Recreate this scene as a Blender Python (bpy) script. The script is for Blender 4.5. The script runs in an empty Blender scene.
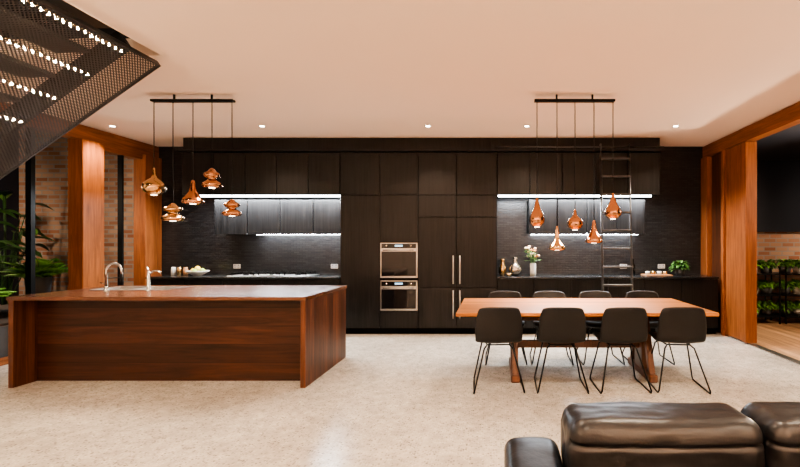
import bpy, bmesh, math, random
from mathutils import Vector, Matrix, noise
random.seed(7)
S=bpy.context.scene
COL=S.collection
H=1.42; F=420.0; VX=495.0; VY=244.0
CE=3.09; XL=-5.75; XR=3.55; YB=7.2; YF=-3.5
try:
    S.view_settings.view_transform='AgX'; S.view_settings.look='AgX - Medium High Contrast'
except Exception as ex: print(ex)
# ---------------- materials ----------------
def newmat(name):
    m=bpy.data.materials.new(name); m.use_nodes=True
    nt=m.node_tree; b=nt.nodes['Principled BSDF']
    return m,nt,b
def col(c): return (c[0],c[1],c[2],1)
def simple(name,c,rough=.5,metal=0,noise_amt=0.15,nscale=20,bump=0.0,emit=None,es=0,coat=0,stretch=(1,1,1),spec=.5):
    m,nt,b=newmat(name)
    b.inputs['Roughness'].default_value=rough; b.inputs['Metallic'].default_value=metal; b.inputs['Specular IOR Level'].default_value=spec
    tc=nt.nodes.new('ShaderNodeTexCoord'); mp=nt.nodes.new('ShaderNodeMapping'); mp.inputs['Scale'].default_value=stretch
    n=nt.nodes.new('ShaderNodeTexNoise'); n.inputs['Scale'].default_value=nscale; n.inputs['Detail'].default_value=4
    r=nt.nodes.new('ShaderNodeMixRGB')
    r.inputs[1].default_value=col([x*(1-noise_amt) for x in c]); r.inputs[2].default_value=col([min(1,x*(1+noise_amt)) for x in c])
    nt.links.new(tc.outputs['Object'],mp.inputs[0]); nt.links.new(mp.outputs[0],n.inputs['Vector']); nt.links.new(n.outputs['Fac'],r.inputs[0]); nt.links.new(r.outputs[0],b.inputs['Base Color'])
    if bump>0:
        bp=nt.nodes.new('ShaderNodeBump'); bp.inputs['Strength'].default_value=bump; bp.inputs['Distance'].default_value=.01
        nt.links.new(n.outputs['Fac'],bp.inputs['Height']); nt.links.new(bp.outputs[0],b.inputs['Normal'])
    if emit: b.inputs['Emission Color'].default_value=col(emit); b.inputs['Emission Strength'].default_value=es
    if coat: b.inputs['Coat Weight'].default_value=coat
    return m
def wood(name,c1,c2,grain=0,board=None,bw=.12,rough=.4,var=.35,gs=1.0,coat=0,spec=.5,bump=.12,cross=14):
    m,nt,b=newmat(name); N=nt.nodes; L=nt.links
    tc=N.new('ShaderNodeTexCoord'); mp=N.new('ShaderNodeMapping')
    sc=[cross*gs]*3; sc[grain]=.9*gs; mp.inputs['Scale'].default_value=sc
    L.new(tc.outputs['Object'],mp.inputs[0])
    src=mp.outputs[0]
    fac_add=None
    if board is not None:
        sp=N.new('ShaderNodeSeparateXYZ'); L.new(tc.outputs['Object'],sp.inputs[0])
        d=N.new('ShaderNodeMath'); d.operation='DIVIDE'; d.inputs[1].default_value=bw; L.new(sp.outputs[board],d.inputs[0])
        fl=N.new('ShaderNodeMath'); fl.operation='FLOOR'; L.new(d.outputs[0],fl.inputs[0])
        wn=N.new('ShaderNodeTexWhiteNoise'); wn.noise_dimensions='1D'; L.new(fl.outputs[0],wn.inputs['W'])
        va=N.new('ShaderNodeVectorMath'); va.operation='MULTIPLY_ADD'; va.inputs[1].default_value=(9,9,9)
        L.new(wn.outputs['Color'],va.inputs[0]); L.new(mp.outputs[0],va.inputs[2]); src=va.outputs[0]
        fac_add=wn.outputs['Value']
        pp=N.new('ShaderNodeMath'); pp.operation='PINGPONG'; pp.inputs[1].default_value=.5; L.new(d.outputs[0],pp.inputs[0])
        gap=N.new('ShaderNodeMath'); gap.operation='GREATER_THAN'; gap.inputs[1].default_value=.015; L.new(pp.outputs[0],gap.inputs[0])
    n=N.new('ShaderNodeTexNoise'); n.inputs['Scale'].default_value=1.6; n.inputs['Detail'].default_value=6; n.inputs['Roughness'].default_value=.65; n.inputs['Distortion'].default_value=.8
    L.new(src,n.inputs['Vector'])
    cr=N.new('ShaderNodeValToRGB'); cr.color_ramp.elements[0].position=.32; cr.color_ramp.elements[1].position=.68
    cr.color_ramp.elements[0].color=col(c1); cr.color_ramp.elements[1].color=col(c2)
    L.new(n.outputs['Fac'],cr.inputs[0]); out=cr.outputs[0]
    if fac_add is not None:
        mr=N.new('ShaderNodeMapRange'); mr.inputs[3].default_value=1-var; mr.inputs[4].default_value=1+var; L.new(fac_add,mr.inputs[0])
        mm=N.new('ShaderNodeMath'); mm.operation='MULTIPLY'; L.new(mr.outputs[0],mm.inputs[0])
        g2=N.new('ShaderNodeMapRange'); g2.inputs[3].default_value=.35; g2.inputs[4].default_value=1; L.new(gap.outputs[0],g2.inputs[0]); L.new(g2.outputs[0],mm.inputs[1])
        vm=N.new('ShaderNodeVectorMath'); vm.operation='SCALE'; L.new(out,vm.inputs[0]); L.new(mm.outputs[0],vm.inputs['Scale']); out=vm.outputs[0]
    L.new(out,b.inputs['Base Color']); b.inputs['Roughness'].default_value=rough; b.inputs['Coat Weight'].default_value=coat; b.inputs['Specular IOR Level'].default_value=spec
    bp=N.new('ShaderNodeBump'); bp.inputs['Strength'].default_value=bump; bp.inputs['Distance'].default_value=.004; L.new(n.outputs['Fac'],bp.inputs['Height']); L.new(bp.outputs[0],b.inputs['Normal'])
    return m
def bricks(name,c1,c2,mortar,bw,bh,ms,rough,axes=('X','Z'),bump=.6,off=.5,spec=.5):
    m,nt,b=newmat(name); N=nt.nodes; L=nt.links
    b.inputs['Specular IOR Level'].default_value=spec
    tc=N.new('ShaderNodeTexCoord'); sp=N.new('ShaderNodeSeparateXYZ'); cb=N.new('ShaderNodeCombineXYZ')
    L.new(tc.outputs['Object'],sp.inputs[0]); L.new(sp.outputs[axes[0]],cb.inputs[0]); L.new(sp.outputs[axes[1]],cb.inputs[1])
    br=N.new('ShaderNodeTexBrick'); br.inputs['Scale'].default_value=1; br.inputs['Brick Width'].default_value=bw; br.inputs['Row Height'].default_value=bh; br.inputs['Mortar Size'].default_value=ms
    br.inputs['Color1'].default_value=col(c1); br.inputs['Color2'].default_value=col(c2); br.inputs['Mortar'].default_value=col(mortar); br.offset=off
    L.new(cb.outputs[0],br.inputs['Vector']); L.new(br.outputs['Color'],b.inputs['Base Color'])
    bp=N.new('ShaderNodeBump'); bp.invert=True; bp.inputs['Strength'].default_value=bump; bp.inputs['Distance'].default_value=.004
    L.new(br.outputs['Fac'],bp.inputs['Height']); L.new(bp.outputs[0],b.inputs['Normal']); b.inputs['Roughness'].default_value=rough
    return m
def concrete():
    m,nt,b=newmat('polished_concrete'); N=nt.nodes; L=nt.links
    tc=N.new('ShaderNodeTexCoord')
    n=N.new('ShaderNodeTexNoise'); n.inputs['Scale'].default_value=.8; n.inputs['Detail'].default_value=6; L.new(tc.outputs['Object'],n.inputs['Vector'])
    cr=N.new('ShaderNodeValToRGB'); cr.color_ramp.elements[0].color=(.34,.305,.26,1); cr.color_ramp.elements[1].color=(.54,.495,.43,1); cr.color_ramp.elements[0].position=.3; cr.color_ramp.elements[1].position=.7
    L.new(n.outputs['Fac'],cr.inputs[0])
    v=N.new('ShaderNodeTexVoronoi'); v.inputs['Scale'].default_value=58; L.new(tc.outputs['Object'],v.inputs['Vector'])
    sp=N.new('ShaderNodeSeparateXYZ'); L.new(v.outputs['Color'],sp.inputs[0])
    pw=N.new('ShaderNodeMath'); pw.operation='POWER'; pw.inputs[1].default_value=.6; L.new(sp.outputs[0],pw.inputs[0])
    mr=N.new('ShaderNodeMapRange'); mr.inputs[3].default_value=.30; mr.inputs[4].default_value=1.28; L.new(pw.outputs[0],mr.inputs[0])
    d=N.new('ShaderNodeMapRange'); d.inputs[1].default_value=.35; d.inputs[2].default_value=.5; L.new(v.outputs['Distance'],d.inputs[0])
    mx=N.new('ShaderNodeMix'); mx.data_type='FLOAT'; L.new(d.outputs[0],mx.inputs[0]); L.new(mr.outputs[0],mx.inputs[2]); mx.inputs[3].default_value=1
    n2=N.new('ShaderNodeTexNoise'); n2.inputs['Scale'].default_value=13; n2.inputs['Detail'].default_value=5; L.new(tc.outputs['Object'],n2.inputs['Vector'])
    m3=N.new('ShaderNodeMapRange'); m3.inputs[1].default_value=.3; m3.inputs[2].default_value=.7; m3.inputs[3].default_value=.84; m3.inputs[4].default_value=1.14; L.new(n2.outputs['Fac'],m3.inputs[0])
    mu=N.new('ShaderNodeMath'); mu.operation='MULTIPLY'; L.new(mx.outputs[0],mu.inputs[0]); L.new(m3.outputs[0],mu.inputs[1])
    vm=N.new('ShaderNodeVectorMath'); vm.operation='SCALE'; L.new(cr.outputs[0],vm.inputs[0]); L.new(mu.outputs[0],vm.inputs['Scale'])
    L.new(vm.outputs[0],b.inputs['Base Color']); b.inputs['Roughness'].default_value=.24
    return m
def perforated():
    m,nt,b=newmat('perforated_steel'); N=nt.nodes; L=nt.links
    b.inputs['Base Color'].default_value=(.07,.067,.065,1); b.inputs['Metallic'].default_value=.6; b.inputs['Roughness'].default_value=.4
    tc=N.new('ShaderNodeTexCoord'); mp=N.new('ShaderNodeMapping'); mp.inputs['Rotation'].default_value=(0,0,math.radians(45)); mp.inputs['Scale'].default_value=(52,52,0)
    L.new(tc.outputs['Object'],mp.inputs[0])
    fr=N.new('ShaderNodeVectorMath'); fr.operation='FRACTION'; L.new(mp.outputs[0],fr.inputs[0])
    ds=N.new('ShaderNodeVectorMath'); ds.operation='DISTANCE'; ds.inputs[1].default_value=(.5,.5,0); L.new(fr.outputs[0],ds.inputs[0])
    gt=N.new('ShaderNodeMath'); gt.operation='GREATER_THAN'; gt.inputs[1].default_value=.36; L.new(ds.outputs['Value'],gt.inputs[0])
    L.new(gt.outputs[0],b.inputs['Alpha'])
    return m
def glass(name='window_glass'):
    m,nt,b=newmat(name); N=nt.nodes; L=nt.links
    tr=N.new('ShaderNodeBsdfTransparent'); gl=N.new('ShaderNodeBsdfGlossy'); gl.inputs['Roughness'].default_value=.02
    mx=N.new('ShaderNodeMixShader'); mx.inputs[0].default_value=.05
    L.new(tr.outputs[0],mx.inputs[1]); L.new(gl.outputs[0],mx.inputs[2])
    L.new(mx.outputs[0],N['Material Output'].inputs['Surface']); return m
M={}
M['plaster']=simple('ceiling_plaster',(.87,.69,.58),.9,noise_amt=.015,nscale=2)
M['wallp']=simple('wall_plaster',(.78,.72,.66),.9,noise_amt=.03,nscale=3)
M['conc']=concrete()
M['black']=wood('black_oak_veneer',(.0015,.0014,.0014),(.013,.012,.0118),grain=2,rough=.36,spec=.25,bump=.35,cross=26)
M['blackin']=simple('cabinet_carcass_black',(.002,.002,.002),.7,spec=.1)
M['stone']=simple('black_stone_benchtop',(.010,.010,.010),.25,noise_amt=.4,nscale=60)
M['mosaic']=bricks('black_mosaic_tile',(.009,.009,.0095),(.026,.0258,.0265),(.003,.003,.003),.10,.03,.004,.30,spec=.5,bump=.9)
M['cedar']=wood('cedar_frame',(.12,.036,.010),(.28,.092,.027),grain=2,rough=.42,gs=1.2,spec=.28)
M['cedarh']=wood('cedar_beam',(.11,.034,.010),(.26,.088,.026),grain=1,rough=.42,gs=1.2,spec=.28)
M['walnutF']=wood('walnut_panel',(.014,.0048,.0026),(.055,.0185,.009),grain=0,board=2,bw=.19,rough=.42,var=.3,gs=.8,spec=.25)
M['walnutS']=wood('walnut_end_panel',(.026,.0085,.004),(.11,.038,.016),grain=2,board=1,bw=.085,rough=.38,var=.5,gs=.8,spec=.3)
M['walnutT']=wood('walnut_benchtop',(.055,.021,.011),(.135,.056,.028),grain=0,board=1,bw=.12,rough=.26,var=.25,gs=.8,coat=.1,spec=.35)
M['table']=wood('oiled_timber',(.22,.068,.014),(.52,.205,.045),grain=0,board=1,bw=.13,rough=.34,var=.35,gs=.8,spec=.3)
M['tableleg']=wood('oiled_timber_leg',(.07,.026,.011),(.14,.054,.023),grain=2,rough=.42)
M['deck']=wood('deck_timber',(.22,.12,.055),(.42,.25,.13),grain=1,board=0,bw=.10,rough=.6,var=.25)
M['chair']=simple('charcoal_leather',(.007,.007,.0075),.5,noise_amt=.2,nscale=60,bump=.05,spec=.3)
M['sofa']=simple('black_leather',(.006,.006,.007),.36,noise_amt=.3,nscale=12,bump=.35,spec=.4)
M['steelb']=simple('black_steel',(.010,.010,.010),.35,.5,spec=.3)
M['ladder']=simple('ladder_steel',(.075,.075,.077),.32,.9)
M['steel']=simple('stainless_steel',(.52,.505,.49),.3,1,noise_amt=.06)
M['chrome']=simple('chrome',(.75,.74,.72),.1,1,noise_amt=.02)
M['oglass']=simple('oven_glass',(.006,.006,.007),.06,noise_amt=.1)
M['copper']=simple('copper_spun',(.55,.27,.14),.17,1,noise_amt=.08)
M['brass']=simple('brass_spun',(.62,.38,.19),.2,1,noise_amt=.08)
M['perf']=perforated()
M['glass']=glass()
M['led']=simple('led_cool_white',(1,1,1),.5,emit=(.86,.93,1.0),es=40)
M['ledw']=simple('led_warm_white',(1,1,1),.5,emit=(1,.80,.56),es=420)
M['lamp']=simple('lamp_diffuser',(1,1,1),.5,emit=(1,.82,.62),es=40)
M['plamp']=simple('pendant_diffuser',(1,1,1),.5,emit=(1,.82,.62),es=8)
M['white']=simple('white_enamel',(.5,.48,.46),.4)
M['brick']=bricks('recycled_brick',(.33,.13,.07),(.55,.36,.25),(.36,.32,.28),.24,.086,.012,.9)
M['clad']=simple('dark_cladding',(.006,.009,.018),.6)
M['soil']=simple('soil',(.03,.02,.014),.95,nscale=40,bump=.5)
M['paving']=simple('garden_paving',(.06,.055,.05),.9,nscale=8)
M['leaf']=simple('leaf_green',(.09,.20,.04),.45,noise_amt=.4,nscale=6)
M['leafd']=simple('leaf_dark',(.035,.09,.02),.4,noise_amt=.4,nscale=6)
M['fern']=simple('fern_green',(.15,.34,.05),.5,noise_amt=.35,nscale=6)
M['terra']=simple('planter_grey',(.05,.049,.048),.7)
M['potw']=simple('planter_white',(.45,.43,.40),.6)
M['silver']=simple('hammered_silver',(.72,.66,.58),.22,1,nscale=30,bump=.3)
M['gold']=simple('gold_lustre',(.72,.48,.22),.25,1)
M['flower']=simple('petal_cream',(.8,.6,.42),.6)
M['flower2']=simple('petal_orange',(.75,.28,.08),.6)
M['lemon']=simple('lemon_skin',(.75,.55,.06),.45)
M['apple']=simple('apple_green',(.30,.42,.06),.4)
M['ceramic']=simple('ceramic_glaze',(.50,.47,.42),.3)
M['board']=wood('chopping_board_wood',(.25,.12,.05),(.42,.22,.1),grain=0)
M['disp']=simple('oven_display',(.02,.05,.08),.2,emit=(.5,.8,1),es=2)
# ---------------- builder ----------------
class B:
    def __init__(s,name): s.name=name; s.bm=bmesh.new(); s.m=[]
    def mi(s,m):
        m=M[m] if isinstance(m,str) else m
        if m not in s.m: s.m.append(m)
        return s.m.index(m)
    def merge(s,t,mat,smooth=False,mtx=None):
        i=s.mi(mat)
        if mtx is not None: bmesh.ops.transform(t,matrix=mtx,verts=t.verts)
        for f in t.faces: f.material_index=i; f.smooth=smooth
        me=bpy.data.meshes.new('t'); t.to_mesh(me); t.free(); s.bm.from_mesh(me); bpy.data.meshes.remove(me)
    def box(s,x0,x1,y0,y1,z0,z1,mat,bev=0,mtx=None,seg=1):
        t=bmesh.new(); bmesh.ops.create_cube(t,size=1)
        for v in t.verts: v.co=Vector(((x0+x1)/2+v.co.x*(x1-x0),(y0+y1)/2+v.co.y*(y1-y0),(z0+z1)/2+v.co.z*(z1-z0)))
        if bev>0: bmesh.ops.bevel(t,geom=t.edges[:],offset=bev,segments=seg,affect='EDGES',profile=.5)
        s.merge(t,mat,False,mtx); return s
    def lathe(s,cx,cy,z0,prof,mat,n=28,sc=1):
        t=bmesh.new(); rings=[]
        for r,z in prof:
            if r<1e-5: rings.append([t.verts.new((cx,cy,z0+z*sc))])
            else: rings.append([t.verts.new((cx+r*sc*math.cos(2*math.pi*k/n),cy+r*sc*math.sin(2*math.pi*k/n),z0+z*sc)) for k in range(n)])
        for a,b in zip(rings,rings[1:]):
            for k in range(n):
                k2=(k+1)%n
                if len(a)==1 and len(b)==1: continue
                if len(a)==1: t.faces.new((a[0],b[k2],b[k]))
                elif len(b)==1: t.faces.new((a[k],a[k2],b[0]))
                else: t.faces.new((a[k],a[k2],b[k2],b[k]))
        bmesh.ops.recalc_face_normals(t,faces=t.faces); s.merge(t,mat,True); return s
    def tube(s,pts,r,mat,n=8,cap=True,closed=False):
        pts=[Vector(p) for p in pts]; t=bmesh.new(); rings=[]; up=None; P=len(pts)
        for i,p in enumerate(pts):
            if closed: d=(pts[(i+1)%P]-pts[i-1]).normalized()
            else:
                a=pts[max(i-1,0)]; b=pts[min(i+1,P-1)]; d=(b-a).normalized()
            if up is None:
                up=Vector((0,0,1)) if abs(d.z)<.9 else Vector((1,0,0))
            u=(up-d*up.dot(d)); u.normalize(); up=u; w=d.cross(u)
            rr=r[i] if isinstance(r,(list,tuple)) else r
            rings.append([t.verts.new(p+(u*math.cos(2*math.pi*k/n)+w*math.sin(2*math.pi*k/n))*rr) for k in range(n)])
        seq=list(zip(rings,rings[1:]))
        if closed: seq.append((rings[-1],rings[0]))
        for a,b in seq:
            for k in range(n): t.faces.new((a[k],a[(k+1)%n],b[(k+1)%n],b[k]))
        if cap and not closed: t.faces.new(rings[0][::-1]); t.faces.new(rings[-1])
        bmesh.ops.recalc_face_normals(t,faces=t.faces); s.merge(t,mat,True); return s
    def ball(s,c,r,mat,sub=2,sc=(1,1,1)):
        t=bmesh.new(); bmesh.ops.create_icosphere(t,subdivisions=sub,radius=r)
        for v in t.verts: v.co=Vector((c[0]+v.co.x*sc[0],c[1]+v.co.y*sc[1],c[2]+v.co.z*sc[2]))
        s.merge(t,mat,True); return s
    def pillow(s,x0,x1,y0,y1,z0,z1,mat,n=14,p=.5,amp=.01,fr=5,puff=.012,crease=None):
        t=bmesh.new(); bmesh.ops.create_cube(t,size=2); bmesh.ops.subdivide_edges(t,edges=t.edges[:],cuts=n,use_grid_fill=True)
        hx,hy,hz=(x1-x0)/2,(y1-y0)/2,(z1-z0)/2; c=Vector(((x0+x1)/2,(y0+y1)/2,(z0+z1)/2)); hm=min(hx,hy,hz)
        for v in t.verts:
            rr=hm*p; q=Vector((v.co.x*hx,v.co.y*hy,v.co.z*hz))
            core=Vector((max(-hx+rr,min(hx-rr,q.x)),max(-hy+rr,min(hy-rr,q.y)),max(-hz+rr,min(hz-rr,q.z))))
            d=q-core; dn=d.normalized() if d.length>1e-6 else Vector((0,0,0))
            w=core+dn*rr if d.length>1e-6 else q
            nrm=dn if dn.length>0 else Vector((0,0,1))
            ww=w+c
            nn=noise.noise(Vector((ww.x*fr*.6,ww.y*fr,ww.z*fr*1.6)))+.5*noise.noise(Vector((ww.x*fr*1.5,ww.y*fr*3,ww.z*fr*3)))
            cz=0
            if crease: 
                for zc,dep in crease: cz-=dep*math.exp(-((ww.z-zc)/.008)**2)*(1 if dn.y<-.3 else 0)
            v.co=ww+nrm*(nn*amp+(1-(w.x/hx)**2)*puff+cz)
        s.merge(t,mat,True); return s
    def quad(s,pts,mat,smooth=False):
        t=bmesh.new(); t.faces.new([t.verts.new(p) for p in pts]); s.merge(t,mat,smooth); return s
    def leaf(s,base,d,L,W,mat,droop=.3,seg=4):
        d=Vector(d).normalized(); side=d.cross(Vector((0,0,1)))
        if side.length<.05: side=Vector((1,0,0))
        side.normalize(); i=s.mi(mat); base=Vector(base); prev=None; bm=s.bm
        for k in range(seg+1):
            u=k/seg; w=W*.5*math.sin(math.pi*min(.98,max(.04,u))**.8)
            c=base+d*L*u+Vector((0,0,-droop*L*u*u)); up=Vector((0,0,w*.35))
            cur=[bm.verts.new(c-side*w+up),bm.verts.new(c),bm.verts.new(c+side*w+up)]
            if prev:
                for a in (0,1):
                    f=bm.faces.new((prev[a],prev[a+1],cur[a+1],cur[a])); f.material_index=i; f.smooth=True
            prev=cur
        return s
    def done(s,parent=None,loc=None,origin=True):
        bm=s.bm
        if loc is None and origin:
            xs=[v.co for v in bm.verts]
            mn=Vector((min(v.x for v in xs),min(v.y for v in xs),min(v.z for v in xs))); mx=Vector((max(v.x for v in xs),max(v.y for v in xs),max(v.z for v in xs)))
            loc=Vector(((mn.x+mx.x)/2,(mn.y+mx.y)/2,mn.z))
        if loc is None: loc=Vector((0,0,0))
        loc=Vector(loc)
        bmesh.ops.translate(bm,vec=-loc,verts=bm.verts)
        me=bpy.data.meshes.new(s.name); bm.to_mesh(me); bm.free()
        for m in s.m: me.materials.append(m)
        o=bpy.data.objects.new(s.name,me); COL.objects.link(o); o.location=loc
        if parent: 
            o.parent=parent; o.matrix_parent_inverse=Matrix.Translation(-parent.location)
        return o
def empty(name,loc=(0,0,0)):
    e=bpy.data.objects.new(name,None); e.location=loc; COL.objects.link(e); return e
def light(name,kind,loc,power,color,parent=None,rot=(0,0,0),**k):
    l=bpy.data.lights.new(name,kind); l.energy=power; l.color=color
    for a,v in k.items(): setattr(l,a,v)
    o=bpy.data.objects.new(name,l); COL.objects.link(o); o.location=loc; o.rotation_euler=rot
    if parent: o.parent=parent; o.matrix_parent_inverse=Matrix.Translation(-parent.location)
    return o
WARM=(1.0,.79,.585)
# ---------------- shell ----------------
B('floor').box(XL-.15,XR+.12,YF,YB+.1,-.12,0,'conc').done()
c=B('ceiling')
HX=-2.96; HY0,HY1=.9,3.72
c.box(HX,XR+.15,YF,YB+.1,CE,CE+.15,'plaster'); c.box(XL-.15,HX,HY1,YB+.1,CE,CE+.15,'plaster'); c.box(XL-.15,HX,YF,HY0,CE,CE+.15,'plaster')
c.done()
w=B('wall_stairwell'); 
w.box(XL-.15,HX+.05,HY1,HY1+.05,CE+.15,5,'clad').box(XL-.15,HX+.05,HY0-.05,HY0,CE+.15,5,'clad').box(HX,HX+.05,HY0,HY1,CE+.15,5,'clad').box(XL-.15,XL-.1,HY0,HY1,CE+.15,5,'clad').box(XL-.15,HX+.05,HY0-.05,HY1+.05,5,5.05,'clad').done()
B('wall_back').box(XL-.15,XR+.15,YB,YB+.1,0,CE,'mosaic').done()
B('wall_front').box(XL-.15,XR+.15,YF-.1,YF,0,CE,'wallp').done()
B('wall_left').box(XL-.15,XL,YF,3.74,0,CE,'wallp').done()
B('wall_right').box(XR,XR+.15,YF,2.6,0,CE,'wallp').done()
# left glazing
l=B('window_1')
x0,x1=XL-.15,XL
l.box(x0,x1,3.75,7.19,2.88,CE-.01,'cedarh',.004)
l.box(x0,x1+.06,5.80,6.12,.0,2.88,'cedar',.006); l.box(x0,x1+.05,6.85,7.19,0,2.88,'cedar',.006)
l.box(x0,x1,3.75,3.87,0,2.88,'cedar',.004); l.box(x0+.04,x1-.04,5.24,5.29,.05,2.88,'steelb')
l.box(x0,x1,3.87,5.80,0,.06,'cedarh'); l.box(x0,x1,6.12,6.85,0,.12,'cedarh'); l.box(x0,x1,6.12,6.16,.12,2.88,'cedar',.004); l.box(x0,x1,6.16,6.85,2.80,2.88,'cedarh')
l.box(x0+.04,x1-.04,6.52,6.55,.12,2.8,'steelb')
l.quad([(x0+.07,6.16,.12),(x0+.07,6.85,.12),(x0+.07,6.85,2.8),(x0+.07,6.16,2.8)],'glass')
l.done()
r=B('window_2')
x0,x1=XR,XR+.15
r.box(x0,x1,2.6,7.19,2.88,CE-.01,'cedarh',.004)
r.box(x0-.03,x1,6.98,7.19,.0,2.88,'cedar',.006)
r.box(x0+.05,x1-.02,6.56,6.98,.0,2.88,'walnutS',.004)
r.box(x0-.02,x1,6.50,6.57,.0,2.88,'cedar',.006)
r.box(x0+.02,x1,6.01,6.50,0.02,2.88,'cedar',.006)
r.box(x0-.01,x1,5.93,6.01,0.02,2.87,'cedar',.004)
r.box(x0+.02,x1-.02,2.6,5.93,-.01,.012,'steel')
r.done()
# outdoors
B('ground').box(-12,-5.9,-1,9.5,-.25,-.1,'paving').done()
B('deck').box(3.71,8.98,1.5,8.18,-.12,-.02,'deck').done()
B('wall_courtyard').box(3.72,9.2,8.4,8.6,-.1,1.66,'brick').box(3.72,9.2,8.2,8.6,1.66,4.2,'clad').done()
B('wall_fence').box(9,9.2,1.5,8.19,-.1,4.2,'clad').done()
B('wall_garden').box(-12,-5.91,8.3,8.5,-.1,4.2,'brick').done()
B('wall_boundary').box(-9.6,-9.4,-1,8.29,-.1,4.2,'clad').done()
# ---------------- kitchen ----------------
YC=6.56
def door(b,x0,x1,z0,z1,y=YC,mat='black',g=.006):
    b.box(x0+g,x1-g,y,y+.02,z0+g,z1-g,mat,.002)
xs=[-2.42,-1.80,-1.20,-.60,.03]
k=B('tall_pantry_cabinet')
k.box(-2.42,.03,YC+.021,YB-.01,.1,2.855,'blackin'); k.box(-2.42,.03,YC+.08,YB-.01,0,.1,'blackin')
for i in range(4): door(k,xs[i],xs[i+1],2.185,2.855)
door(k,xs[0],xs[1],.1,2.185)
door(k,xs[1],xs[2],1.45,2.185); door(k,xs[1],xs[2],.1,.37)
for i in (2,3):
    door(k,xs[i],xs[i+1],1.84,2.185); door(k,xs[i],xs[i+1],.74,1.84); door(k,xs[i],xs[i+1],.1,.74)
for xx in (-.65,-.545):
    for a,bb in ((.80,1.24),(.26,.70)):
        k.tube([(xx,YC-.035,a),(xx,YC-.035,bb)],.010,'steel'); 
        for zz in (a+.03,bb-.03): k.tube([(xx,YC-.035,zz),(xx,YC+.005,zz)],.005,'steel',6)
k.done()
def oven(z0,z1,name):
    o=B(name); a,b=xs[1]+.01,xs[2]-.01
    o.box(a,b,YC-.012,YC+.02,z0,z1,'steel',.003)
    o.box(a+.02,b-.02,YC-.016,YC-.012,z0+.03,z1-.135,'oglass')
    o.box(a+.02,b-.02,YC-.017,YC-.012,z1-.085,z1-.015,'oglass')
    o.tube([(a+.05,YC-.055,z1-.115),(b-.05,YC-.055,z1-.115)],.011,'chrome',10)
    for xx in (a+.08,b-.08): o.tube([(xx,YC-.055,z1-.115),(xx,YC-.01,z1-.115)],.007,'chrome')
    for xx in (a+.10,b-.10): o.tube([(xx,YC-.03,z1-.048),(xx,YC-.012,z1-.048)],.014,'chrome',12)
    o.box(-1.56,-1.44,YC-.0185,YC-.0165,z1-.06,z1-.035,'disp')
    return o.done()
oven(.89,1.44,'wall_oven'); oven(.38,.85,'wall_oven')
def uppers(xa,xb,n,name):
    u=B(name); u.box(xa,xb,YC+.021,YB-.01,2.20,2.855,'blackin'); w=(xb-xa)/n
    for i in range(n): door(u,xa+i*w,xa+(i+1)*w,2.185,2.855)
    u.done()
uppers(-4.89,-2.425,5,'overhead_cabinet'); uppers(.035,2.58,5,'overhead_cabinet')
B('bulkhead').box(-4.93,2.62,6.50,YB-.01,2.86,2.885,'black',.003).box(-4.90,2.59,6.60,YB-.01,2.885,CE-.001,'black').done()
def lowup(xa,xb,n):
    u=B('overhead_cabinet'); u.box(xa,xb,6.87,YB-.01,1.60,2.15,'blackin'); w=(xb-xa)/n
    for i in range(n): door(u,xa+i*w,xa+(i+1)*w,1.57,2.15,6.85)
    u.done()
lowup(-4.58,-2.43,4); lowup(.55,2.45,4)
def base(xa,xb,n):
    u=B('base_cabinet'); u.box(xa,xb,YC+.021,YB-.01,.1,.875,'blackin'); u.box(xa,xb,YC+.08,YB-.01,0,.1,'blackin'); w=(xb-xa)/n
    for i in range(n):
        door(u,xa+i*w,xa+(i+1)*w,.1,.875) if i%2 else (door(u,xa+i*w,xa+(i+1)*w,.1,.5),door(u,xa+i*w,xa+(i+1)*w,.5,.875))
    u.done()
    B('benchtop').box(xa,xb,YC-.02,YB-.005,.876,.905,'stone',.003).done()
base(-5.45,-2.425,5); base(.035,3.49,6)
COOL=(.88,.94,1.0)
def strip(xa,xb,y,z,p,name='led_strip'):
    o=B(name).box(xa,xb,y-.014,y+.014,z-.022,z,'led').done()
    light('strip_glow','AREA',((xa+xb)/2,y,z-.03),p,COOL,o,shape='RECTANGLE',size=xb-xa,size_y=.02)
strip(-4.75,-2.43,6.72,2.198,190); strip(.05,2.5,6.72,2.198,190)
strip(-4.0,-2.45,7.05,1.598,24); strip(.6,2.4,7.05,1.598,24)
# cooktop
ck=B('gas_cooktop'); ck.box(-4.25,-2.95,6.65,7.08,.906,.915,'steel',.003)
for cx in (-4.02,-3.6,-3.18):
    for cy in (6.78,6.97):
        ck.lathe(cx,cy,.915,[(.045,0),(.045,.015),(.03,.02),(0,.02)],'steelb',16)
    for dx in (-.14,0,.14): ck.box(cx+dx-.006,cx+dx+.006,6.68,7.06,.945,.965,'steelb')
    for dy in (6.69,6.87,7.05): ck.box(cx-.18,cx+.18,dy-.006,dy+.006,.945,.965,'steelb')
    for dx in (-.17,.17):
        for dy in (6.69,7.05): ck.box(cx+dx-.006,cx+dx+.006,dy-.006,dy+.006,.914,.95,'steelb')
for i in range(5): ck.lathe(-3.8+i*.1,6.665,.914,[(.017,0),(.015,.025),(0,.025)],'steel',12)
ck.done()
# outlets
for x in (-4.42,-2.75,2.2,2.85):
    o=B('power_outlet').box(x-.06,x+.06,YB-.012,YB-.001,1.0,1.075,'white',.004)
    for d in (-.03,.03):
        o.box(x+d-.008,x+d+.008,YB-.014,YB-.011,1.05,1.065,'terra'); o.box(x+d-.01,x+d-.006,YB-.014,YB-.011,1.015,1.03,'steelb'); o.box(x+d+.006,x+d+.01,YB-.014,YB-.011,1.015,1.03,'steelb')
    o.done()
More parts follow.
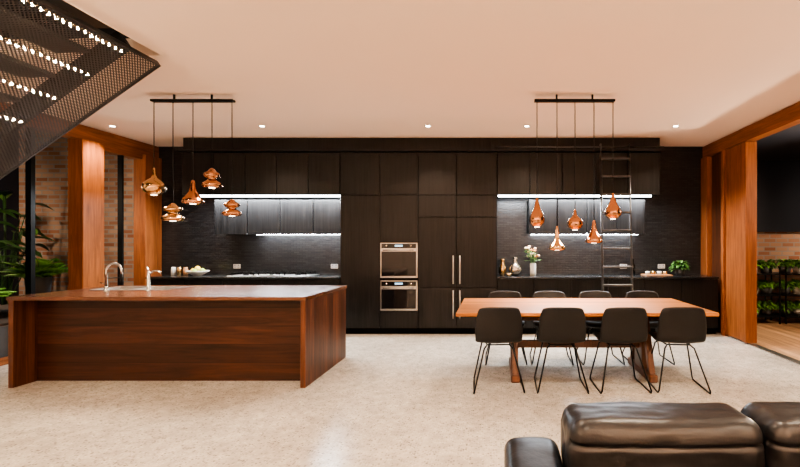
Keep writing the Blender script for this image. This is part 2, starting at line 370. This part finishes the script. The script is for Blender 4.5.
# ladder + rail
ld=B('library_ladder')
for xx in (1.62,2.06): ld.tube([(xx,6.26,.0),(xx,6.45,2.84)],.018,'ladder',10)
z=.25
while z<2.8:
    y=6.26+.19*z/2.84; ld.box(1.62,2.06,y-.035,y+.035,z-.014,z+.014,'ladder',.003); z+=.275
for xx in (1.62,2.06): ld.tube([(xx,6.45,2.84),(xx,6.42,2.92),(xx,6.44,2.95),(xx,6.47,2.94)],.012,'ladder',8)
ld.done()
B('trim_1').tube([(-.0,6.47,2.915),(2.6,6.47,2.915)],.011,'ladder').done()
# ---------------- island ----------------
IX0,IX1,IY0,IY1=-4.80,-1.87,4.14,5.27
i=B('kitchen_island')
i.box(IX0,IX0+.05,IY0,IY1,0,.865,'walnutS',.002); i.box(IX1-.05,IX1,IY0,IY1,0,.865,'walnutS',.002)
i.box(IX0+.05,IX1-.05,4.36,5.22,.0,.865,'walnutF')
sx0,sx1,sy0,sy1=-4.58,-3.72,4.74,5.14
t0,t1=.865,.90
i.box(IX0-.01,IX1+.01,IY0-.01,sy0,t0,t1,'walnutT'); i.box(IX0-.01,IX1+.01,sy1,IY1+.01,t0,t1,'walnutT')
i.box(IX0-.01,sx0,sy0,sy1,t0,t1,'walnutT'); i.box(sx1,IX1+.01,sy0,sy1,t0,t1,'walnutT')
isl=i.done(loc=(0,0,0))
s=B('kitchen_sink')
s.box(sx0,sx1,sy0,sy1,.866,.87,'steel'); s.box(sx0,sx0+.01,sy0,sy1,.866,.905,'steel'); s.box(sx1-.01,sx1,sy0,sy1,.866,.905,'steel'); s.box(sx0,sx1,sy0,sy0+.01,.866,.905,'steel'); s.box(sx0,sx1,sy1-.01,sy1,.866,.905,'steel'); s.box(-4.17,-4.15,sy0,sy1,.866,.902,'steel')
s.done()
f=B('kitchen_faucet'); x,y=-4.33,4.68
f.lathe(x,y,.9,[(.028,0),(.028,.012),(.018,.02),(.018,.05)],'chrome',16)
pts=[(x,y,.92),(x,y,1.12)]+[(x+.085-.085*math.cos(a),y+.0,1.12+.085*math.sin(a)) for a in [math.radians(q) for q in range(15,181,15)]]+[(x+.17,y,1.07)]
f.tube(pts,.012,'chrome',10); f.tube([(x+.17,y,1.09),(x+.17,y,1.0)],.014,'steelb',10); f.tube([(x,y,.97),(x-.07,y,.99)],.006,'chrome')
f.tube([(x+.012,y,1.04),(x+.16,y,1.045)],.005,'steelb',6)
f.done()
f=B('filter_tap'); x,y=-3.86,4.68
f.lathe(x,y,.9,[(.024,0),(.024,.01),(.016,.018),(.016,.20),(.01,.215),(0,.215)],'chrome',16)
f.tube([(x,y,1.08),(x+.05,y,1.12),(x+.11,y,1.12),(x+.14,y,1.09)],.010,'chrome',10); f.tube([(x,y,1.11),(x-.02,y,1.17)],.006,'chrome')
f.done()
# ---------------- pendants ----------------
P={
'onion':[(0,0),(.045,.004),(.09,.03),(.108,.075),(.10,.115),(.065,.15),(.03,.175),(.016,.21),(.012,.26),(.008,.28),(0,.28)],
'tier':[(0,.012),(.08,.0),(.104,.022),(.095,.045),(.045,.075),(.04,.09),(.075,.105),(.085,.125),(.078,.14),(.045,.155),(.03,.175),(.008,.19),(0,.19)],
'bell':[(0,.02),(.085,.0),(.105,.012),(.10,.04),(.07,.08),(.04,.12),(.028,.17),(.02,.22),(.008,.235),(0,.235)],
'drop':[(0,0),(.05,.008),(.083,.05),(.088,.09),(.07,.14),(.045,.19),(.026,.25),(.016,.31),(.008,.33),(0,.33)],
'disc':[(0,0),(.05,.004),(.085,.03),(.095,.06),(.085,.095),(.05,.12),(.022,.145),(.016,.18),(.008,.2),(0,.2)],
'cone':[(0,.02),(.085,0),(.098,.015),(.08,.05),(.045,.085),(.028,.12),(.024,.18),(.012,.24),(.008,.25),(0,.25)]}
def chandelier(xa,xb,items,pw):
    yy=4.7; s=F/yy; root=empty('pendant_cluster',((xa+xb)/2,yy,CE))
    B('canopy_bar').box(xa,xb,yy-.03,yy+.03,3.01,3.035,'steelb',.003).tube([(xa+.25,yy,3.03),(xa+.25,yy,CE)],.012,'steelb').tube([(xb-.25,yy,3.03),(xb-.25,yy,CE)],.012,'steelb').done(root)
    for n,(px,ytop,ybot,kind,mat,wd) in enumerate(items):
        x=(px-VX)/s; zt=H+(VY-ytop)/s; zb=H+(VY-ybot)/s
        pr=P[kind]; hh=pr[-1][1]; k=(zt-zb)/hh; rm=max(r for r,z in pr); rs=wd/2/s/rm/k
        b=B('shade_%d'%(n+1)); b.lathe(x,yy,zb,[(r*rs,z) for r,z in pr],mat,32,k); b.tube([(x,yy,zt-.01),(x,yy,3.02)],.005,'steelb',6)
        b.lathe(x,yy,zb-.003,[(0,0),(.028,0),(.028,.02)],'plamp',20)
        b.done(root)
        light('pendant_glow','SPOT',(x,yy,zb-.02),pw,WARM,root,spot_size=math.radians(130),spot_blend=.8,shadow_soft_size=.04)
chandelier(-3.84,-2.92,[(154,168,195,'onion','brass',20),(173,203,221,'tier','brass',20),(193,180,204,'bell','copper',19),(212,168,188,'tier','copper',18),(232,199,216,'tier','copper',18)],50)
chandelier(.44,1.34,[(537,197,227,'drop','copper',16),(557,226,250,'cone','brass',17),(575,209,230,'disc','copper',16),(594,220,243,'bell','copper',17),(613,193,219,'drop','copper',17)],55)
# ---------------- table ----------------
t=B('dining_table'); TX0,TX1,TY0,TY1=-.38,2.18,4.08,5.2
t.box(TX0,TX1,TY0,TY1,.715,.75,'table',.004)
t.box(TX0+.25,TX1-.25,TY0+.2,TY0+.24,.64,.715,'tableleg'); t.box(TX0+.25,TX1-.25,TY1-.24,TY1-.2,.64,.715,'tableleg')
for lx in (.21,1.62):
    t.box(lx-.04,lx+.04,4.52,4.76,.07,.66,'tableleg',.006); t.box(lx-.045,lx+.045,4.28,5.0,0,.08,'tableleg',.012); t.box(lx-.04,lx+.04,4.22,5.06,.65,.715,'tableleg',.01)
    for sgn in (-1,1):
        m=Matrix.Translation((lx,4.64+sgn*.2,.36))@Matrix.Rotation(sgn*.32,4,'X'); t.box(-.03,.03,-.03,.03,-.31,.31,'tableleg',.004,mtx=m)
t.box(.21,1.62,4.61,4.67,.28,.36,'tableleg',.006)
t.done()
# ---------------- chairs ----------------
def chair_meshes():
    prof=[(.235,.435,.205),(.225,.455,.215),(.15,.462,.225),(.03,.452,.23),(-.10,.448,.232),(-.165,.462,.232),(-.205,.51,.235),(-.222,.58,.238),(-.235,.66,.232),(-.247,.74,.222),(-.256,.80,.208),(-.258,.825,.19)]
    bm=bmesh.new(); rows=[]; n=8
    for j,(y,z,w) in enumerate(prof):
        v=j/(len(prof)-1); row=[]
        for i in range(n+1):
            u=-1+2*i/n
            bk=min(1,max(0,(j-4)/3)); row.append(bm.verts.new((u*w, y+bk*.055*u*u, z+(1-bk)*.018*u*u - (.012*u**4 if j>=10 else 0))))
        rows.append(row)
    for a,b in zip(rows,rows[1:]):
        for i in range(n): bm.faces.new((a[i],a[i+1],b[i+1],b[i]))
    for f in bm.faces: f.smooth=True
    bmesh.ops.recalc_face_normals(bm,faces=bm.faces)
    me=bpy.data.meshes.new('chair_shell'); bm.to_mesh(me); bm.free(); me.materials.append(M['chair'])
    b=B('frame')
    for sg in (-1,1):
        q=[(.13*sg,.12,.43),(.16*sg,.15,.40),(.235*sg,.215,.03),(.24*sg,.20,.008),(.24*sg,0,.008),(.24*sg,-.22,.008),(.235*sg,-.235,.03),(.14*sg,-.10,.40),(.11*sg,-.07,.43)]
        b.tube(q,.0085,'steelb',8)
        b.tube([(.13*sg,.12,.43),(.11*sg,-.07,.43)],.0075,'steelb',8)
    b.tube([(-.13,.12,.43),(.13,.12,.43)],.0075,'steelb',8); b.tube([(-.11,-.07,.43),(.11,-.07,.43)],.0075,'steelb',8)
    return me,b
CM,fb=chair_meshes(); fo=fb.done(loc=(0,0,0)); FM=fo.data; bpy.data.objects.remove(fo)
def chair(x,y,rot):
    e=empty('dining_chair',(x,y,0)); e.rotation_euler=(0,0,rot)
    o=bpy.data.objects.new('seat_shell',CM); COL.objects.link(o); o.parent=e
    md=o.modifiers.new('sol','SOLIDIFY'); md.thickness=.032; md.offset=-1; m2=o.modifiers.new('sub','SUBSURF'); m2.levels=2; m2.render_levels=2
    g=bpy.data.objects.new('leg_frame',FM); COL.objects.link(g); g.parent=e
for x,r in ((.03,.05),(.65,-.02),(1.24,.02),(1.81,-.08)): chair(x,4.2,r)
for x,r in ((.13,.02),(.68,-.03),(1.27,.03),(1.86,0)): chair(x,5.12,math.pi+r)
# ---------------- sofa ----------------
s=B('leather_sofa')
s.box(.06,1.90,.75,1.80,.05,.28,'sofa',.02)
for xx in (.1,1.86):
    for yy in (.8,1.74): s.box(xx-.025,xx+.025,yy-.025,yy+.025,0,.06,'steelb')
s.pillow(.04,.262,.68,1.80,.06,.60,'sofa',n=24,p=.4,amp=.006); s.pillow(1.70,1.92,.68,1.80,.06,.60,'sofa',n=24,p=.4,amp=.006)
s.pillow(.28,1.68,1.66,1.82,.15,.70,'sofa',n=20,p=.4,amp=.003,puff=0)
for a,b2 in ((.262,.958),(.966,1.69)):
    s.pillow(a,b2,.70,1.40,.25,.46,'sofa',n=24,p=.5,amp=.008)
    s.pillow(a,b2,1.45,1.71,.40,.792,'sofa',n=70,p=.5,amp=.007,fr=8,puff=.006,crease=[(.715,.010)])
s.done()
# ---------------- stair cladding ----------------
ang=math.atan(.706)
st=empty('staircase',(HX,HY1,3.0))
Ld=2.55/math.cos(ang)
pb=B('soffit_panel'); pb.box(-Ld,0,-2.75,0,-.002,.002,'perf'); po=pb.done(loc=(0,0,0)); po.location=(HX,HY1,3.0); po.rotation_euler=(0,-ang,0)
po.parent=st; po.matrix_parent_inverse=Matrix.Translation(-st.location)
fb=B('stringer'); 
mt=Matrix.Translation((HX,HY1,3.0))@Matrix.Rotation(-ang,4,'Y')
for a,b2 in ((-.015,.0),(-2.75,-2.73)): fb.box(-Ld,0,a,b2,-.006,.02,'ladder',mtx=mt)
fb.box(-.012,0,-2.75,0,-.006,.05,'ladder',mtx=mt)
fb.box(-Ld,0,-.30,-.27,.03,.20,'steelb',mtx=mt)
fb.done(st)
tb=B('treads')
for j in range(8):
    x=-2.98-.28*j; z=3.0+(x-HX)*.706+.17
    tb.box(x-.28,x-.0,1.3,3.38,z,z+.03,'steelb')
tb.done(st)
for j in range(8):
    x=-3.03-.27*j; z=3.0+(x-HX)*.706+.03
    b=B('tread_leds'); y=1.35
    while y<3.4:
        b.ball((x,y,z),.010,'ledw',1); y+=.05
    b.box(x-.012,x+.012,1.3,3.41,z+.010,z+.015,'brass')
    o=b.done(st)
    if j<6: light('tread_glow','AREA',(x,2.3,z),5.0,(1,.78,.52),o,shape='RECTANGLE',size=.02,size_y=2)
# ---------------- lights ----------------
def downlight(x,y,p,size=110,blend=.7):
    b=B('downlight'); b.lathe(x,y,CE-.006,[(.030,.004),(.045,0),(.05,.003),(.05,.006)],'white',24); b.lathe(x,y,CE-.003,[(0,0),(.03,0),(.03,.002)],'lamp',20)
    o=b.done(); light('downlight_beam','SPOT',(x,y,CE-.02),p,WARM,o,spot_size=math.radians(size),spot_blend=blend,shadow_soft_size=.04)
for x in (-5.42,-3.3,-.95,.45,2.56): downlight(x,5.95,270)
for y,xs_,p in ((2.5,(-2.3,-.6,1.1,2.8),210),(.4,(-4.5,-2.3,0,2.3),120),(-1.8,(-4.5,-2.3,0,2.3),130)):
    for x in xs_: downlight(x,y,p,120)
for x,y in ((-3.2,-1.6),(1.6,-1.6)):  # unseen uplighters added behind the camera to brighten the ceiling
    b=B('added_uplighter'); b.lathe(x,y,0,[(0,0),(.15,0),(.15,.02),(.02,.03),(.012,.05),(.012,1.75),(.05,1.78),(.17,1.88),(.165,1.885),(.04,1.79),(0,1.79)],'steelb',24); b.ball((x,y,1.83),.03,'lamp')
    o=b.done(); light('ceiling_fill','SPOT',(x,y,1.9),1300,WARM,o,rot=(math.pi,0,0),spot_size=math.radians(165),spot_blend=.5,shadow_soft_size=.1)
def post(name,x,y,z0,p,h=2.3):
    o=B(name).lathe(x,y,z0,[(0,0),(.08,0),(.08,.02),(.03,.04),(.03,h),(.10,h+.02),(.10,h+.12),(0,h+.16)],'steelb',16).lathe(x,y,z0+h-.05,[(.05,.0),(.05,.05)],'lamp',16).done()
    light('outdoor_fill','POINT',(x,y-.15,z0+h-.02),p,WARM,o,shadow_soft_size=.06)
post('added_courtyard_post',5.4,5.6,-.02,600)  # post added out of frame to carry the light for deck and brick
post('added_garden_post',-8.2,6.1,-.1,260)  # unseen post and light added off to the left, brightens garden and brick
o=B('added_fern_light').lathe(-6.15,4.75,.45,[(0,0),(.02,0),(.02,.18),(.04,.20),(.045,.30),(0,.30)],'steelb',16).done()  # extra spot added out of view, only to light the fern
dv=Vector((-6.4,5.75,1.15))-Vector((-6.15,4.75,.80))
light('fern_fill','SPOT',(-6.15,4.75,.80),110,WARM,o,rot=dv.to_track_quat('-Z','Y').to_euler(),spot_size=math.radians(60),spot_blend=.7,shadow_soft_size=.04)
B('ceiling_eave').box(3.72,8.99,1.5,8.19,3.05,3.2,'clad').done()
# ---------------- counter objects ----------------
Z=.906
def vase(name,x,y,prof,mat,sc=1): return B(name).lathe(x,y,Z,prof,mat,24,sc)
vase('silver_vase',.33,6.85,[(0,0),(.05,0),(.09,.04),(.11,.10),(.09,.16),(.045,.20),(.03,.26),(.045,.30),(.04,.30),(.024,.26),(0,.2)],'silver').done()
vase('gold_jug',.12,6.85,[(0,0),(.04,0),(.06,.05),(.06,.13),(.035,.19),(.03,.24),(.045,.27),(.04,.27),(.02,.22),(0,.2)],'gold').done()
vase('small_bowl',.22,6.68,[(0,0),(.03,0),(.05,.05),(.045,.05),(.02,.01),(0,.01)],'gold').done()
v=B('flower_vase').lathe(.62,6.85,Z,[(0,0),(.045,0),(.05,.03),(.05,.20),(.045,.20),(.044,.02),(0,.02)],'ceramic',20)
for q in range(18):
    a=random.random()*6.28; r=.03+.11*random.random(); zt=Z+.30+.18*random.random(); p=(.62+r*math.cos(a),6.85+r*math.sin(a),zt)
    v.tube([(.62+.02*math.cos(a),6.85+.02*math.sin(a),Z+.15),((.62+p[0])/2,(6.85+p[1])/2,Z+.3),p],.003,'leaf',5)
    v.ball(p,.028,'flower' if q%3 else 'flower2',1,(1,1,.7))
    for w in range(3): v.leaf((p[0],p[1],zt-.08),(random.uniform(-1,1),random.uniform(-1,1),.3),.09,.04,'leaf')
v.done()
b=B('fruit_bowl').lathe(-4.85,6.85,Z,[(0,0),(.06,0),(.07,.01),(.14,.05),(.17,.075),(.165,.08),(.13,.055),(.06,.02),(0,.02)],'ceramic',28)
for q,(dx,dy,m) in enumerate([(-.07,0,'lemon'),(.06,.03,'apple'),(0,-.07,'apple'),(.02,.08,'lemon'),(.0,.0,'lemon')]): b.ball((-4.85+dx,6.85+dy,Z+.075+(.04 if q==4 else 0)),.042,m,2)
b.done()
b=B('spice_jar')
for q in range(3): b.lathe(-5.32+q*.1,6.95,Z,[(0,0),(.035,0),(.035,.10),(.03,.11),(.03,.13),(0,.13)],['ceramic','gold','board'][q],16)
b.done()
b=B('serving_tray').box(2.42,2.85,6.72,6.98,Z,Z+.018,'board',.004)
for q in range(4): b.lathe(2.49+q*.095,6.85,Z+.018,[(0,0),(.03,0),(.038,.05),(.034,.05),(.026,.006),(0,.006)],['ceramic','gold','ceramic','gold'][q],16)
b.done()
b=B('potted_herb').lathe(3.03,6.88,Z,[(0,0),(.06,0),(.08,.11),(.074,.11),(.07,.09),(0,.09)],'terra',20)
for q in range(110):
    a=random.random()*6.28; e=random.uniform(.1,1.6); b.leaf((3.03+.04*math.cos(a),6.88+.03*math.sin(a),Z+.09+random.random()*.1),(math.cos(a),math.sin(a),e),.15,.055,'leaf' if q%2 else 'leafd',.5)
b.done()
b=B('bottle').lathe(2.30,7.0,Z,[(0,0),(.035,0),(.035,.15),(.013,.20),(.013,.26),(0,.26)],'oglass',16).done()
# ---------------- plants outside ----------------
def fern(x,y,z,n,L,name='fern',mat='fern',pot=True):
    b=B(name)
    if pot: b.lathe(x,y,.451,[(0,0),(.10,0),(.14,z-.53),(.13,z-.5),(.12,z-.58),(0,z-.58)],'terra',20)
    for q in range(n):
        a=2*math.pi*q/n+random.uniform(-.2,.2); el=random.uniform(.5,1.25); LL=L*random.uniform(.75,1.1); d=Vector((math.cos(a)*math.cos(el),math.sin(a)*math.cos(el),math.sin(el)))
        pts=[]
        for k in range(13):
            u=k/12; pts.append(Vector((x,y,z-.12))+d*LL*u+Vector((0,0,-.45*LL*u*u)))
        b.tube(pts,.004,'leafd',5)
        for k in range(1,13):
            u=k/12; tdir=(pts[k]-pts[k-1]).normalized(); sd=tdir.cross(Vector((0,0,1)))
            if sd.length<.05: sd=Vector((1,0,0))
            sd.normalize(); ll=LL*.26*math.sin(math.pi*(.15+.8*u))
            for sg in (-1,1):
                for h in (0,.33,.66): b.leaf(pts[k-1].lerp(pts[k],h),sd*sg+tdir*.45,ll,.026,mat,.25,2)
    return b.done()
bed=B('garden_bed').box(-7.9,-5.96,3.9,7.6,-.1,.42,'terra').box(-7.85,-6.0,3.95,7.55,.42,.45,'soil').done()
fern(-6.52,6.0,1.02,32,.62); fern(-6.35,5.15,.85,20,.42)
def broad(x,y,z,h,n,L,W,name):
    b=B(name)
    for q in range(n):
        a=random.random()*6.28; hh=h*random.uniform(.35,1); r=.12+.25*random.random(); p=Vector((x+r*math.cos(a),y+r*math.sin(a),z+hh))
        b.tube([(x,y,z-.0),(x+.3*r*math.cos(a),y+.3*r*math.sin(a),z+hh*.6),p],.007,'leafd',5)
        b.leaf(p,(math.cos(a),math.sin(a),.25),L*random.uniform(.7,1.1),W,'leaf' if q%2 else 'leafd',.5,6)
    return b.done()
broad(-7.25,5.75,.451,1.5,40,.36,.16,'tropical_shrub'); broad(-8.5,7.3,-.1,2.4,26,.4,.2,'tropical_shrub'); broad(-7.1,4.5,.451,1.3,24,.4,.15,'tropical_shrub')
# herb rack
for rx in (4.75,5.6):
    b=B('planter_rack')
    for xx in (rx-.37,rx+.37):
        for yy in (7.55,7.95): b.box(xx-.01,xx+.01,yy-.01,yy+.01,-.02,1.0,'steelb')
    for zz in (.10,.48,.86):
        b.box(rx-.37,rx+.37,7.53,7.97,zz,zz+.02,'steelb')
        for px in (-.25,0,.25):
            b.lathe(rx+px,7.75,zz+.02,[(0,0),(.08,0),(.11,.13),(.10,.13),(.095,.11),(0,.11)],'potw' if (px==0) else 'terra',16)
        for q in range(330):
            a=random.random()*6.28; cxp=rx+[-.25,0,.25][q%3]
            b.leaf((cxp+.06*math.cos(a),7.75+.06*math.sin(a),zz+.12+random.random()*.12),(math.cos(a),math.sin(a),random.uniform(.0,2.0)),random.uniform(.08,.18),.055,['leaf','fern','leafd','leaf','fern'][q%5],.6,3)
    b.done()
# ---------------- world & camera ----------------
w=bpy.data.worlds.new('night'); S.world=w; w.use_nodes=True
bg=w.node_tree.nodes['Background']; bg.inputs[0].default_value=(.02,.03,.06,1); bg.inputs[1].default_value=.5
cam=bpy.data.cameras.new('camera'); co=bpy.data.objects.new('camera',cam); COL.objects.link(co)
co.location=(0,0,H); co.rotation_euler=(math.pi/2,0,0); cam.sensor_width=36; cam.lens=F/800*36; cam.shift_x=-(VX-400)/800; cam.shift_y=(VY-233.5)/800; cam.clip_start=.05
S.camera=co
